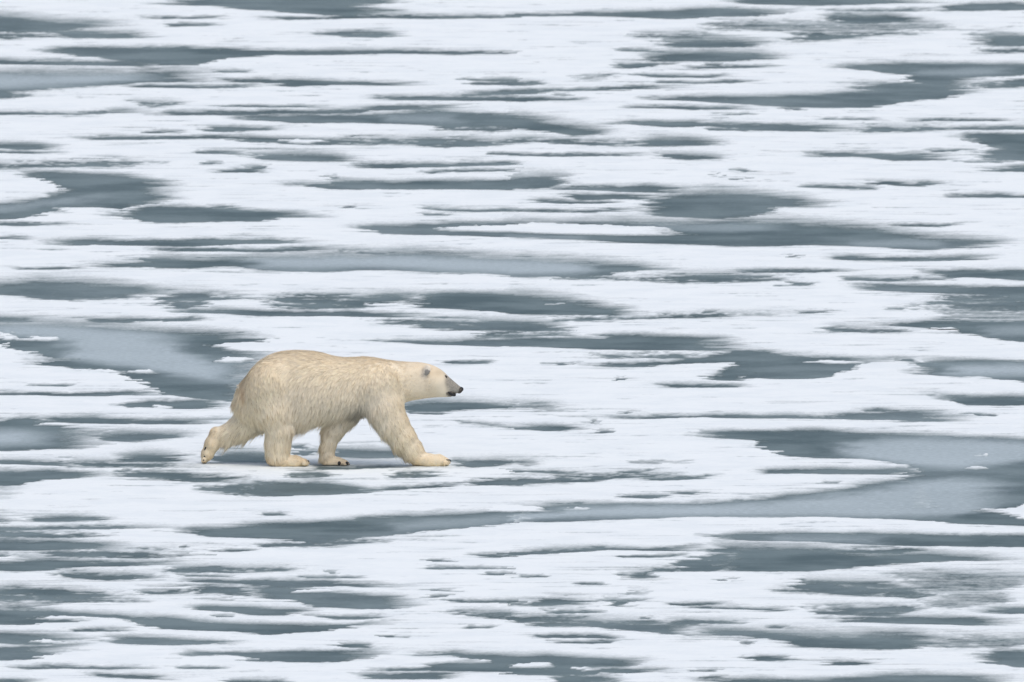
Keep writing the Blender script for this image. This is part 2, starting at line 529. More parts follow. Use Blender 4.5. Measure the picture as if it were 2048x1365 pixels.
1030,18,24 1080,16,24 1150,17,21
S 0,28,56 40,26,50 70,30,44
S 100,36,46 200,30,48 300,30,46 420,38,44
0,72,84 120,72,82 260,66,80 400,66,80 520,68,76 680,70,75
680,82,86 740,76,96 820,74,108 900,70,112 960,66,114 1060,56,116 1160,52,120 1200,50,135 1280,48,138 1340,45,120 1420,44,115 1500,32,108 1580,28,102 1660,24,92 1760,20,82 1860,16,74 1960,8,64 2048,6,55
R 1030,142,146 1120,140,148 1200,130,150 1300,120,150 1400,122,142 1480,122,132 1600,124,128
l 1560,60,84 1700,48,72 1850,38,62 2048,24,48
1380,34,38 1460,30,38 1520,26,36
R 0,85,110 80,84,112 200,90,112 300,98,112 420,102,108
S 0,115,165 120,116,165 240,122,162 330,128,158 420,140,160 520,148,156
R 140,172,178 240,166,190 360,170,196 480,172,196 600,166,192 680,164,190 760,174,186
R 0,182,192 80,184,196
S 0,208,246 100,200,248 180,196,245 260,205,236 360,210,230 480,216,226 640,214,222 740,216,220
W 0,190,204 70,190,206 100,194,200
R 190,250,262 280,250,272 360,258,280 440,260,284 540,262,284 640,265,280
R 620,246,252 700,236,254 780,232,252 860,234,256 960,240,256 1060,240,250 1240,240,245
1300,250,256 1360,252,256
700,264,268 920,264,270
1180,270,274 1440,270,274
720,150,154 780,148,153
840,166,168 960,162,168 1040,162,166
R 0,310,368 60,312,370 150,316,372 260,325,372 380,335,372 500,345,372 560,355,368
R 560,332,338 680,328,338 760,318,336 820,315,335
720,284,290 840,278,292 960,284,294 1060,280,305 1180,282,315 1280,286,312 1380,290,305 1480,298,312 1600,306,314
R 780,322,340 860,306,336 960,310,345 1020,305,355
960,312,345 1020,302,355 1100,305,358 1180,315,365 1260,325,390 1360,330,395 1460,340,400 1560,345,398 1600,352,395 1700,375,385
W 1160,328,332 1240,320,330 1340,318,327
720,388,392 800,386,404 900,388,410 980,392,420 1060,394,424 1160,396,424 1240,400,414 1280,400,408
F 820,360,366 920,358,366
0,400,462 130,402,460 240,408,425 380,416,430 500,422,440 560,428,460 620,430,474 700,430,482 760,440,484 840,450,486 920,452,488 1000,456,494 1080,460,504 1140,462,498 1200,462,492 1280,462,490 1340,464,480 1450,456,464 1580,448,456
100,436,458 180,438,452 280,438,450 340,440,446
W 130,430,436 220,426,438 320,428,438 400,436,444
F 0,376,400 120,374,402 230,382,408
1240,424,430 1360,428,440 1460,428,440 1540,424,432
840,426,432 930,424,430
290,484,487 340,480,488 440,480,488 530,482,486
0,495,535 80,496,540 160,500,538 260,502,530 350,512,530
I:biscuit 150,530,536 200,524,538 250,528,534
0,550,605 60,548,605 130,545,598 200,540,572 290,540,566 330,545,556
400,510,535 480,508,538 560,506,540 660,515,542 760,522,542 860,526,538 960,530,534
700,568,574 740,566,582 820,572,584 920,574,580 1000,572,590 1060,568,606 1140,564,610 1220,562,612 1320,566,614 1400,565,606 1500,562,592 1560,556,570
S 1330,545,552 1400,540,552 1500,546,556
960,602,606 1080,602,610
20,628,634 120,628,640 240,624,636 340,630,638 420,628,640 500,628,638 620,632,638
690,630,636 800,630,638 920,632,636
320,660,664 400,656,668 500,662,676 620,664,680 700,672,682
0,680,700 100,682,700 180,684,700
900,684,700 1040,682,700 1160,682,700
1860,182,185 1940,180,192 2000,182,192 2048,182,185
1700,205,209 1800,204,210
1690,234,236 1760,231,240 1860,233,239 2048,235,238
1940,256,262 2048,257,262
1720,322,325 1820,322,328
1700,348,352 1800,345,352
1780,368,374 1900,364,374 2048,362,372
R 1800,410,416 1880,408,430 1960,406,435 2048,415,436
1840,470,474 1900,472,477 1980,470,474
1540,508,512 1620,510,514
1650,582,586 1740,576,584 1800,568,584 1860,575,592 1940,580,610 2048,585,635
1480,640,646 1640,636,645 1720,622,645 1800,612,648 1900,610,648 2000,610,650 2048,615,650
W 1880,602,608 1910,601,608 1940,602,606
1400,658,664 1500,658,678 1640,658,678 1760,655,680 1860,660,675
@H 1024 1020
-40,-12,52 0,-12,50 120,-12,50 240,-12,48 380,-12,42 500,-12,36 700,-12,30 900,-12,26 1100,-12,24 1240,-12,28 1380,-12,36 1500,-12,38 1620,-12,44 1720,-12,55 1860,-12,60 2048,-12,66
L 0,28,44 200,4,30 450,-12,26 700,-12,24 900,-12,22 1100,-12,18 1300,-12,26 1500,-12,28 1650,-8,20 1700,0,10
W -100,-20,6 0,-20,8 80,-10,6 140,0,3
W 1880,4,8 1960,-5,14 2048,-10,18 2120,-10,20
730,105,108 800,104,116 880,98,120 960,96,125 1060,94,126 1180,94,128 1300,98,134 1450,96,142 1600,98,146 1750,104,146 1900,102,150 2048,104,150
l 1050,108,122 1300,112,130 1500,115,138
0,176,184 100,166,180 200,158,176 300,152,166 400,150,162 520,156,164 640,152,166 720,145,165 800,142,178
S 760,150,170 820,142,240 880,140,245 960,140,248 1060,146,250 1180,150,248 1260,155,242 1360,170,235 1440,178,222 1540,180,218 1640,170,210 1760,180,205 1900,192,205 2020,202,206
640,222,245 720,200,248 800,180,248 880,170,248
430,188,193 560,184,192 700,184,190
R 420,270,275 500,256,274 570,252,268
520,244,248 600,236,246 680,240,250
R 1280,170,180 1340,160,178 1440,156,176 1560,156,180 1680,168,190
R 1020,322,326 1100,318,330 1160,290,330 1200,284,332 1300,286,340 1400,288,345 1480,292,348 1560,310,355 1660,312,360 1760,310,345
1140,312,326 1200,300,330 1300,308,340 1400,318,346 1470,325,342
F 1460,265,280 1600,255,300 1740,250,340 1900,250,330 2048,260,300
F 1640,360,385 1760,340,395 1900,345,385 2000,350,370
R 1170,395,405 1220,390,420 1320,388,425 1440,390,425 1560,390,420 1640,388,410 1720,400,412
1240,435,444 1340,438,452 1440,430,452 1560,428,456 1680,430,460 1800,432,464 1920,440,464 2020,450,460
1840,400,406 1900,392,415 1980,392,418 2048,394,416
20,268,274 130,264,270
260,298,303 370,296,302
R 0,376,384 80,370,384 160,355,384 240,360,382 340,364,380
R 380,370,385 420,362,388 460,370,384
R 100,405,412 200,404,414 330,400,412
340,364,368 560,362,366
F 470,330,336 560,328,344
620,378,382 680,376,386 780,376,382 870,370,378
720,390,395 840,390,398 960,394,402 1100,400,410
840,280,286 900,278,286
R 0,428,445 60,430,462 140,426,468 220,424,468 320,440,470 440,445,480 540,450,490 620,445,498
300,452,470 440,455,482 540,462,490 620,465,498 700,470,506 740,475,508
R 600,446,466 700,444,466 800,446,462 930,450,456
S 700,475,508 800,480,505 900,482,505 980,486,512 1080,490,528 1160,495,545 1240,500,552 1340,498,556 1460,492,560 1560,490,558 1640,500,545 1700,514,540 1780,512,535
F 1640,530,550 1780,515,555 1920,510,550 2048,512,545
60,510,514 140,502,515 260,502,514 340,505,516 440,506,512
140,528,534 240,530,536 320,530,538 410,524,532
530,432,438 570,428,438
1010,470,474 1120,468,475
F 880,535,540 960,520,545
0,585,660 60,585,662 160,580,622 240,588,622 320,594,625 420,596,628 500,598,625 560,595,602
100,600,640 160,600,662 240,600,668 300,600,640 380,610,628
I:loaf 0,624,632 40,617,633 80,613,633 130,618,632 172,624,629
-20,638,662 100,636,662 240,640,668 340,630,650 440,635,655 560,640,650 660,642,646
W 250,640,646 300,632,640 370,632,637
R 160,655,690 260,660,700 360,668,700 440,675,700
700,645,650 820,644,649
760,670,674 870,668,672
920,596,600 980,584,604 1040,588,606 1140,596,602
1240,614,620 1320,608,622 1400,610,622 1440,618,622
720,682,700 860,680,700 1000,678,700 1120,682,700 1300,676,700 1420,668,700 1540,660,700 1660,658,700 1780,664,700 1900,668,700 2000,674,690
1830,590,598 1880,574,608 1940,566,618 2000,564,630 2048,565,635
"""


def parse_trace():
    items, ox, oy, right, left = [], 0, 0, False, False
    for line in TRACE.strip().splitlines():
        tok = line.split()
        if tok[0].startswith('@'):
            ox, oy = float(tok[1]), float(tok[2])
            left, right = ox == 0, ox > 0
            continue
        code = 'D'
        if not (tok[0][0].isdigit() or tok[0][0] == '-'):
            code, tok = tok[0], tok[1:]
        pts = [[float(v) for v in t.split(',')] for t in tok]
        pts = np.array(pts)
        if left and pts[0, 0] <= 0 and code[0] not in 'I':
            m = pts[0, 1:].mean()
            pts = np.vstack([[-200 - 30 * len(items) % 500, m, m], pts])
        if right and pts[0, 0] == 0:
            pts = np.vstack([[-14, pts[0, 1], pts[0, 2]], pts])
        if left and pts[-1, 0] == 2048:
            pts = np.vstack([pts, [2062, pts[-1, 1], pts[-1, 2]]])
        if right and pts[-1, 0] >= 2048:
            m = pts[-1, 1:].mean()
            pts = np.vstack([pts, [2300 + 70 * len(items) % 600, m, m]])
        code += '<' if right and pts[0, 0] == -14 else ''
        code += '>' if left and pts[-1, 0] == 2062 else ''
        items.append((code, pts[:, 0] / 2 + ox, pts[:, 1] / 2 + oy, pts[:, 2] / 2 + oy))
    return items


def stray_streaks(n):
    """The same kind of streaks over the floe outside the picture."""
    out, r = [], np.random.default_rng(21)
    while len(out) < n:
        cx, cy = r.uniform(-700, 2750), r.uniform(-350, 1760)
        L, H = r.uniform(60, 480), r.uniform(3, 22)
        if -L / 2 - 10 < cx < 2058 + L / 2 and -H - 8 < cy < 1373 + H:
            continue
        k = 6
        xs = np.linspace(cx - L / 2, cx + L / 2, k)
        env = np.sin(np.linspace(0.05, 3.09, k)) * H / 2
        mid = cy + np.cumsum(r.normal(0, 2.0, k))
        out.append((r.choice(['D', 'S', 'R']), xs, mid - env * r.uniform(.6, 1.3, k), mid + env * r.uniform(.6, 1.3, k)))
    return out


def spaced(lo, a, b, hi, fine, coarse):
    return np.concatenate([np.linspace(lo, a, int((a - lo) / coarse), endpoint=False),
                           np.linspace(a, b, int((b - a) / fine), endpoint=False),
                           np.linspace(b, hi, int((hi - b) / coarse) + 1)])


GX = spaced(-700, -16, 2064, 2750, 2.3, 9.0)
GY = spaced(-350, -10, 1375, 1760, 1.7, 5.0)
PX, PY = np.meshgrid(GX, GY)
WX, WY = ground_at(PX, PY)
ITEMS = parse_trace() + stray_streaks(420)

# ragged edges: noise on the ice itself, in metres
N_BIG = fbm(WX / 1.1, WY / 1.3, 3)
N_MID = fbm(WX / 0.28 + 40, WY / 0.40, 3)
N_FINE = fbm(WX / 0.085 - 11, WY / 0.16 + 5, 2)
N_STR = fbm(WX / 0.5 + 91, WY / 0.30 - 33, 4, 0.65)
N_WISP = fbm(WX / 1.1 + 3, WY / 0.17 + 60, 3, 0.6)       # long thin wind wisps
QY = PY + 1.7 * N_MID + 0.9 * N_FINE
QX = PX + 14 * N_MID + 9 * N_FINE + 52 * N_WISP

cover = np.ones_like(PX)
paleness = np.zeros_like(PX)
island = np.full(PX.shape, -1, dtype=np.int32)
island_names = []


def streak_field(xs, yt, yb, st, sb, pad=14, code='', stretch=1.0):
    i0, i1 = np.searchsorted(GX, [xs[0] - 110, xs[-1] + 110])
    j0, j1 = np.searchsorted(GY, [yt.min() - pad - 8, yb.max() + pad + 8])
    sl = (slice(j0, j1), slice(i0, i1))
    if i1 <= i0 or j1 <= j0:
        return sl, None, None
    qx, qy = QX[sl], QY[sl]
    T, B = np.interp(qx, xs, yt), np.interp(qx, xs, yb)
    h = B - T
    s1 = np.minimum(st, 0.40 * h + 0.5)
    s2 = np.minimum(sb, 0.40 * h + 0.5)
    m = np.minimum((qy - T) / s1, (B - qy) / s2)
    fade = np.clip(0.20 * (xs[-1] - xs[0]), 4.0, 90.0) * stretch
    e0 = (qx - xs[0]) * 9 if '<' in code else (qx - xs[0] + 0.3 * fade) / fade
    e1 = (xs[-1] - qx) * 9 if '>' in code else (xs[-1] + 0.5 * fade - qx) / (1.6 * fade)
    ends = np.minimum(e0, e1) * 2.0 - 1.0
    return sl, np.minimum(m, ends), h


for code, xs, yt, yb in ITEMS:
    c = code[0]
    if c in 'WILl':
        continue
    st, sb, k, na = {'D': (4.4, 1.6, 1.0, .28), 'S': (14.0, 2.1, 1.0, .22), 'R': (5.5, 3.0, .97, .62),
                     'F': (6.0, 4.5, .75, .7), 'f': (9.0, 9.0, .40, .35)}[c]
    sl, m, h = streak_field(xs, yt - 1.2 - 0.25 * st, yb + 1.0, st, sb, code=code)
    if m is None:
        continue
    n = na * (0.5 * N_MID[sl] + 0.5 * N_FINE[sl] + (0.9 * N_STR[sl] if c in 'RF' else 0.25 * N_STR[sl])) * 1.6
    inside = smooth(0.5 * (np.clip(m, -1.5, 1.3) + 1.0) * 0.9 + np.where(m > -0.9, n, 0.0))
    cover[sl] = np.minimum(cover[sl], 1.0 - k * inside)
    # snow blown thin around the streak: feathered, drawn out along it
    far_w, near_w = (4.0, 2.0) if c == 'D' else (9.0, 3.0)
    hl = (yb - yt).max()
    g = min(1.0, hl / 9.0)
    sl, m, h = streak_field(xs, yt - 1 - far_w * g, yb + 1 + near_w * g, 2.2 * far_w, 2.0 * near_w, 30, code, 1.9)
    if m is None:
        continue
    veil = smooth(0.5 * (np.clip(m, -1.0, 1.0) + 1.0)) * np.clip(0.50 + 1.7 * N_WISP[sl] + 0.7 * N_FINE[sl], 0.0, 1.0)
    cover[sl] = np.minimum(cover[sl], 1.0 - (0.5 if c == 'D' else 0.75) * k * veil)

# drifting snow smears many of the edges out along the wind, others stay crisp
def box(a, n, axis):
    k = np.concatenate([np.repeat(np.take(a, [0], axis), n, axis), a, np.repeat(np.take(a, [-1], axis), n, axis)], axis)
    c = np.cumsum(k, axis)
    hi_, lo_ = [slice(None)] * 2, [slice(None)] * 2
    hi_[axis], lo_[axis] = slice(2 * n, None), slice(0, -2 * n)
    return ((c[tuple(hi_)] - c[tuple(lo_)]) / (2 * n)).astype(a.dtype)


rise = np.zeros_like(cover)
rise[1:-1] = np.clip(cover[2:] - cover[:-2], 0, 1)          # snow standing in front of bare ice keeps its edge
crisp = smooth(box(box(rise, 5, 0), 6, 1) * 7.0)
soft = box(box(box(box(cover, 11, 1), 8, 1), 2, 0), 2, 0)
w_soft = smooth((fbm(WX / 2.4 + 71, WY / 3.5 + 2, 2) + 0.30) / 0.45)
cover = cover + (soft - cover) * (0.10 + 0.50 * w_soft) * (1 - 0.92 * crisp)
cover = np.clip(cover + (0.34 * N_WISP + 0.22 * N_FINE) * smooth(cover * (1 - cover) * 5), 0, 1)

# scattered wind-scoured flecks and thin spots in the snow
near_bare = smooth((N_BIG + 0.22) / 0.40)
spot = near_bare * smooth((N_WISP * 0.75 + N_STR * 0.55 - 0.17) / 0.26)
cover -= 0.45 * spot * np.clip(0.8 + 0.9 * N_FINE, 0, 1.3)
thin = smooth((fbm(WX / 1.6 - 7, WY / 1.0, 2) + 0.10) / 0.4)
cover -= 0.30 * thin * smooth((N_WISP + 0.05) / 0.45) * (0.7 + 0.6 * N_MID)
N_HAIR = fbm(WX / 1.7 + 31, WY / 0.20 - 8, 3, 0.6)
cover -= 0.30 * smooth((N_HAIR - 0.18) / 0.34) * smooth((fbm(WX / 2.2 + 12, WY / 2.6, 2) + 0.15) / 0.4)
# crumbs of snow left on the bare ice
crumb = smooth((N_WISP * 0.5 + N_FINE * 0.6 - 0.36) / 0.16) * smooth((fbm(WX / 1.3 + 55, WY / 1.8, 2) - .02) / 0.2)
cover = np.maximum(cover, 0.0 * crumb * smooth((cover + 0.02) / 0.12))

for code, xs, yt, yb in ITEMS:
    c = code[0]
    if c in 'WI':
        sl, m, h = streak_field(xs, yt, yb, 1.2, 1.4, code=code)
        if m is None:
            continue
        n = 0.25 * (N_MID[sl] + N_FINE[sl])
        inside = smooth(0.5 * (np.clip(m, -1.5, 1.5) + 1.0) + np.where(m > -0.9, n, 0))
        cover[sl] = np.maximum(cover[sl], inside)
        if c == 'I':
            sub = island[sl]
            sub[inside > 0.12] = len(island_names)
            island_names.append(code[2:])
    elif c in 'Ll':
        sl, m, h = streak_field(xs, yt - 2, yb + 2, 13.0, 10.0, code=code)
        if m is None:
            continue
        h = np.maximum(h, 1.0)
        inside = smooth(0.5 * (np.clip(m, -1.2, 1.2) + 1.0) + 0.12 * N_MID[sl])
        paleness[sl] = np.maximum(paleness[sl], (0.86 if c == 'L' else 0.42) * inside)
paleness += 0.05 + 0.08 * N_BIG + 0.05 * N_WISP + 0.16 * fbm(WX / 2.6 + 5, WY / 4.5, 2)
cover = np.clip(cover, -0.2, 1.0)

# ragged rim of the surveyed floe, where the drift pattern of the far ice takes over
rim = np.minimum(np.minimum(PX + 700, 2750 - PX), 3 * np.minimum(PY + 350, 1760 - PY)) + 150 * N_BIG + 50 * N_MID - 110

# ------------------------------------------------------------------ sea ice sheet, out to the horizon
ixs = np.concatenate([[-30000, -6000, -699], np.linspace(-696, 2746, 390), [2749, 8000, 32000]])
iys = np.concatenate([[-349.5], np.linspace(-347, 1757, 470), [1759.5]])
fx = np.clip(np.searchsorted(GX, np.clip(ixs, GX[0], GX[-1] - 1)), 0, len(GX) - 1)
fy = np.clip(np.searchsorted(GY, iys), 0, len(GY) - 1)
gx, gy = np.meshgrid(ixs, iys)
wx, wy = ground_at(gx, gy)
Fz = paleness[np.ix_(fy, fx)].copy()
Bz = smooth((rim[np.ix_(fy, fx)] - 4) / 14.0)
Bz[:, :3] = Bz[:, -3:] = 0.0
Bz[0] = Bz[-1] = 0.0
near_y, far_y = np.array([-900.0, -60.0]), np.array([480.0, 2000.0, 9000.0])


def cap_rows(row_x, ys_):
    return np.tile(row_x, (len(ys_), 1)) * (1 + np.abs(ys_)[:, None] / 400.0), np.tile(ys_[:, None], (1, row_x.size))


fxr, fyr = cap_rows(wx[0], far_y[::-1])
nxr, nyr = cap_rows(wx[-1], near_y[::-1])
IX = np.vstack([fxr, wx, nxr])
IY = np.vstack([fyr, wy, nyr])
zf, zn = np.zeros_like(fxr), np.zeros_like(nxr)
nr, nc = IX.shape
idx = np.arange(nr * nc).reshape(nr, nc)
quads = np.stack([idx[1:, :-1], idx[1:, 1:], idx[:-1, 1:], idx[:-1, :-1]], -1).reshape(-1, 4)
ice = add_mesh("sea_ice", np.stack([IX, IY, np.zeros_like(IX)], -1).reshape(-1, 3), quads, MAT_ICE)
set_attr(ice, "paleness", np.vstack([zf, Fz, zn]))
set_attr(ice, "bare", np.vstack([zf, Bz, zn]))
tag(ice, kind="structure")

# ------------------------------------------------------------------ snow cover and lone snow patches
thick = smooth((cover - 0.15) / 0.75)
Z = 0.0006 + 0.009 * thick + 0.003 * thick * N_MID + 0.005 * thick * (N_BIG + 0.4 * N_STR)
Z = np.maximum(Z, 0.0006)
idx = np.arange(PX.size).reshape(PX.shape)
allq = np.stack([idx[1:, :-1], idx[1:, 1:], idx[:-1, 1:], idx[:-1, :-1]], -1).reshape(-1, 4)
cv, isl = cover.ravel(), island.ravel()
keep = (cv[allq] > 0.06).any(1) & (rim.ravel()[allq] > 0).all(1)
q_isl = isl[allq].max(1)


def snow_object(name, quads, lift=0.0):
    used, inv = np.unique(quads.ravel(), return_inverse=True)
    zz = Z.ravel()[used] + lift * smooth(cv[used])
    o = add_mesh(name, np.stack([WX.ravel()[used], WY.ravel()[used], zz], -1), inv.reshape(-1, 4), MAT_SNOW)
    set_attr(o, "cover", cv[used])
    set_attr(o, "paleness", paleness.ravel()[used])
    return o


tag(snow_object("snow_cover", allq[keep & (q_isl < 0)]), kind="structure")
PATCH_LABELS = {
    'oval': "small oval snow patch in a thin dark streak high above the bear's rump",
    'lumpy': "lumpy snow patch cut by the left edge of the pale melt pond",
    'mound': "small rounded snow mound at the near side of the pale melt pond behind the bear",
    'spear': "long spear-shaped snow patch lying in the widest dark pond above the bear's head",
    'sliver': "thin snow sliver in the dark pond at the right edge, level with the bear's back",
    'shard': "narrow snow shard on dark ice just behind the bear's rump",
    'chip': "tiny snow chip alone on the pale pond ice left of the bear",
    'fleck': "tiny upper snow fleck on the pale pond at the right edge",
    'float': "tiny lower snow fleck in the dark neck of the right-hand pond",
    'biscuit': "biscuit-shaped snow patch on dark ice near the lower left corner",
    'loaf': "loaf-shaped snow patch on dark ice at the bottom edge right of the middle",
}
for k, nm in enumerate(island_names):
    o = snow_object("snow_patch", allq[keep & (q_isl == k)], 0.008)
    tag(o, PATCH_LABELS[nm.strip('<>')], "snow patch", "lone snow patches on the bare ice")

# ------------------------------------------------------------------ polar bear
# Its side view is measured on an enlargement of the photograph: U to the right, V down, ZS metres per unit.
ZS = M_PER_PX / 3.531
BEAR_X = (380.0 - 1024.0) * M_PER_PX
TILT = math.tan(PITCH + (GROUND_PY - 682.5) / FPX)


def P3(u, v, y):
    """Point of the bear: u, v on the enlargement, y metres across it (minus is the side we see)."""
    return np.array([u * ZS, y, (925.0 - v) * ZS - (y + 0.10) * TILT])


def curve(us, table):
    t = np.array(table, float)
    x, y = t[:, 0], t[:, 1]
    m = np.gradient(y, x)
    i = np.clip(np.searchsorted(x, us) - 1, 0, len(x) - 2)
    h = x[i + 1] - x[i]
    s = np.clip((us - x[i]) / h, 0, 1)
    return ((1 + 2 * s) * (1 - s) ** 2 * y[i] + s * (1 - s) ** 2 * h * m[i]
            + s * s * (3 - 2 * s) * y[i + 1] + s * s * (s - 1) * h * m[i + 1])


TOP = [(300, 480), (330, 405), (360, 345), (400, 288), (450, 230), (500, 184), (550, 150), (600, 128), (680, 112),
       (780, 108), (880, 115), (960, 131), (1030, 149), (1100, 157), (1180, 155), (1250, 153), (1320, 161),
       (1400, 175), (1470, 183), (1560, 187), (1620, 190), (1680, 201), (1730, 218), (1770, 241), (1800, 264),
       (1825, 290), (1860, 321), (1900, 355), (1920, 372), (1928, 384)]
BOT = [(300, 500), (330, 540), (360, 565), (400, 590), (500, 625), (600, 645), (720, 640), (800, 632), (900, 605),
       (1000, 585), (1100, 565), (1200, 548), (1300, 535), (1400, 515), (1470, 492), (1510, 476), (1560, 462),
       (1620, 452), (1700, 441), (1760, 437), (1820, 436), (1850, 432), (1868, 420), (1885, 408), (1900, 412),
       (1915, 406), (1928, 390)]
WID = [(300, 30), (330, 95), (360, 130), (420, 180), (500, 218), (600, 238), (720, 246), (850, 250), (1000, 238),
       (1150, 215), (1300, 190), (1400, 165), (1480, 148), (1560, 134), (1620, 122), (1680, 112), (1730, 102),
       (1770, 88), (1800, 70), (1830, 56), (1870, 46), (1900, 38), (1920, 28), (1928, 10)]

NY, FY = -1.0, 1.0
# limbs: (name, [(u, v, y, radius in units)], fur length)
LIMBS = [
    ("hind_near", [(560, 400, -.13, 178), (600, 530, -.17, 140), (632, 640, -.18, 104), (622, 750, -.17, 88),
                   (618, 835, -.16, 80), (612, 868, -.155, 62)], .055),
    ("hind_near_foot", [(590, 880, -.155, 44), (650, 888, -.155, 46), (745, 893, -.15, 40), (805, 899, -.145, 27)], .022),
    ("hind_far", [(470, 440, .12, 150), (440, 560, .15, 118), (360, 640, .16, 86), (265, 690, .16, 62),
                  (200, 700, .16, 46)], .055),
    ("hind_far_foot", [(185, 690, .16, 44), (155, 770, .16, 50), (122, 840, .16, 42), (104, 878, .16, 24)], .024),
    ("fore_near", [(1330, 370, -.10, 165), (1375, 500, -.14, 132), (1430, 610, -.155, 106), (1500, 715, -.15, 88),
                   (1568, 805, -.14, 72), (1618, 862, -.13, 54)], .05),
    ("fore_near_foot", [(1600, 868, -.13, 48), (1680, 885, -.13, 46), (1760, 888, -.13, 42), (1800, 893, -.13, 30)], .020),
    ("fore_far", [(1180, 430, .11, 135), (1090, 560, .10, 100), (1015, 670, .06, 76), (980, 770, .03, 50),
                  (972, 850, .02, 44), (975, 888, .02, 42)], .045),
    ("fore_far_foot", [(985, 900, .02, 42), (1040, 905, .02, 40), (1085, 908, .015, 32)], .016),
]
FLAT = {"hind_near_foot": 1.45, "fore_near_foot": 1.5, "hind_far_foot": 1.4, "fore_far_foot": 1.4}


def smin(a, b, k):
    h = np.clip(0.5 + 0.5 * (b - a) / k, 0, 1)
    return b * (1 - h) + a * h - k * h * (1 - h)


def torso_sdf(X, Y, Zc):
    u = X / ZS
    t = (925.0 - curve(u, TOP)) * ZS - 0.10 * TILT
    b = (925.0 - curve(u, BOT)) * ZS - 0.10 * TILT
    w = np.maximum(curve(u, WID) * ZS, 0.006)
    c, h = 0.5 * (t + b), np.maximum(0.5 * (t - b), 0.006)
    e = 2.25
    r = (np.abs(Y / w) ** e + np.abs((Zc - c) / h) ** e) ** (1 / e)
    d = (r - 1.0) * np.minimum(w, h) * 0.9
    over = np.maximum(np.maximum(300.0 - u, u - 1928.0), 0.0) * ZS
    return np.where(over > 0, np.maximum(d, 0.0) + over + 0.003, d)


def limb_sdf(X, Y, Zc, pts, flat=1.0):
    d, best = None, None
    for a, b in zip(pts[:-1], pts[1:]):
        A, B = P3(*a[:3]), P3(*b[:3])
        ra, rb = a[3] * ZS, b[3] * ZS
        D = B - A
        Yf = A[1] + (Y - A[1]) / flat
        t = np.clip(((X - A[0]) * D[0] + (Yf - A[1]) * D[1] + (Zc - A[2]) * D[2]) / (D @ D), 0, 1)
        s = np.sqrt((X - A[0] - t * D[0]) ** 2 + (Yf - A[1] - t * D[1]) ** 2 + (Zc - A[2] - t * D[2]) ** 2) - (ra + t * (rb - ra))
        d = s if d is None else smin(d, s, 0.03)
    return d


def toes(name):
    """Toe balls in front of a foot: (u, v, y, r)."""
    if name == "hind_near_foot":
        return [(812 + 12 * math.cos(k), 903, -.145 + .042 * k, 19) for k in (-2, -1, 0, 1, 2)]
    if name == "fore_near_foot":
        return [(1806 + 12 * math.cos(k), 899, -.13 + .044 * k, 20) for k in (-2, -1, 0, 1, 2)]
    if name == "fore_far_foot":
        return [(1098 + 8 * math.cos(k), 912, .015 + .040 * k, 18) for k in (-2, -1, 0, 1, 2)]
    return [(98, 886 - 3 * abs(k), .16 + .036 * k, 17) for k in (-2, -1, 0, 1, 2)]


def bear_sdf(X, Y, Zc):
    d = torso_sdf(X, Y, Zc)
    for nm, pts, _ in LIMBS:
        s = limb_sdf(X, Y, Zc, pts, FLAT.get(nm, 1.0))
        if nm.endswith("foot"):
            for u, v, y, r in toes(nm):
                q = P3(u, v, y)
                s = smin(s, np.sqrt((X - q[0]) ** 2 + (Y - q[1]) ** 2 + (Zc - q[2]) ** 2) - r * ZS, 0.014)
        d = smin(d, s, 0.025 if nm.endswith("foot") else 0.055)
    # shoulder blade and cheek swell, brow ridge, mouth slit
    for u, v, y, r, k in ((1390, 300, -.16, 70, .10), (1390, 300, .16, 70, .10), (1720, 330, -.085, 60, .05),
                          (1720, 330, .085, 60, .05), (560, 300, -.20, 110, .12), (560, 300, .20, 110, .12)):
        q = P3(u, v, y)
        d = smin(d, np.sqrt((X - q[0]) ** 2 + (Y - q[1]) ** 2 + (Zc - q[2]) ** 2) - r * ZS, k)
    return np.maximum(d, 0.004 - Zc)


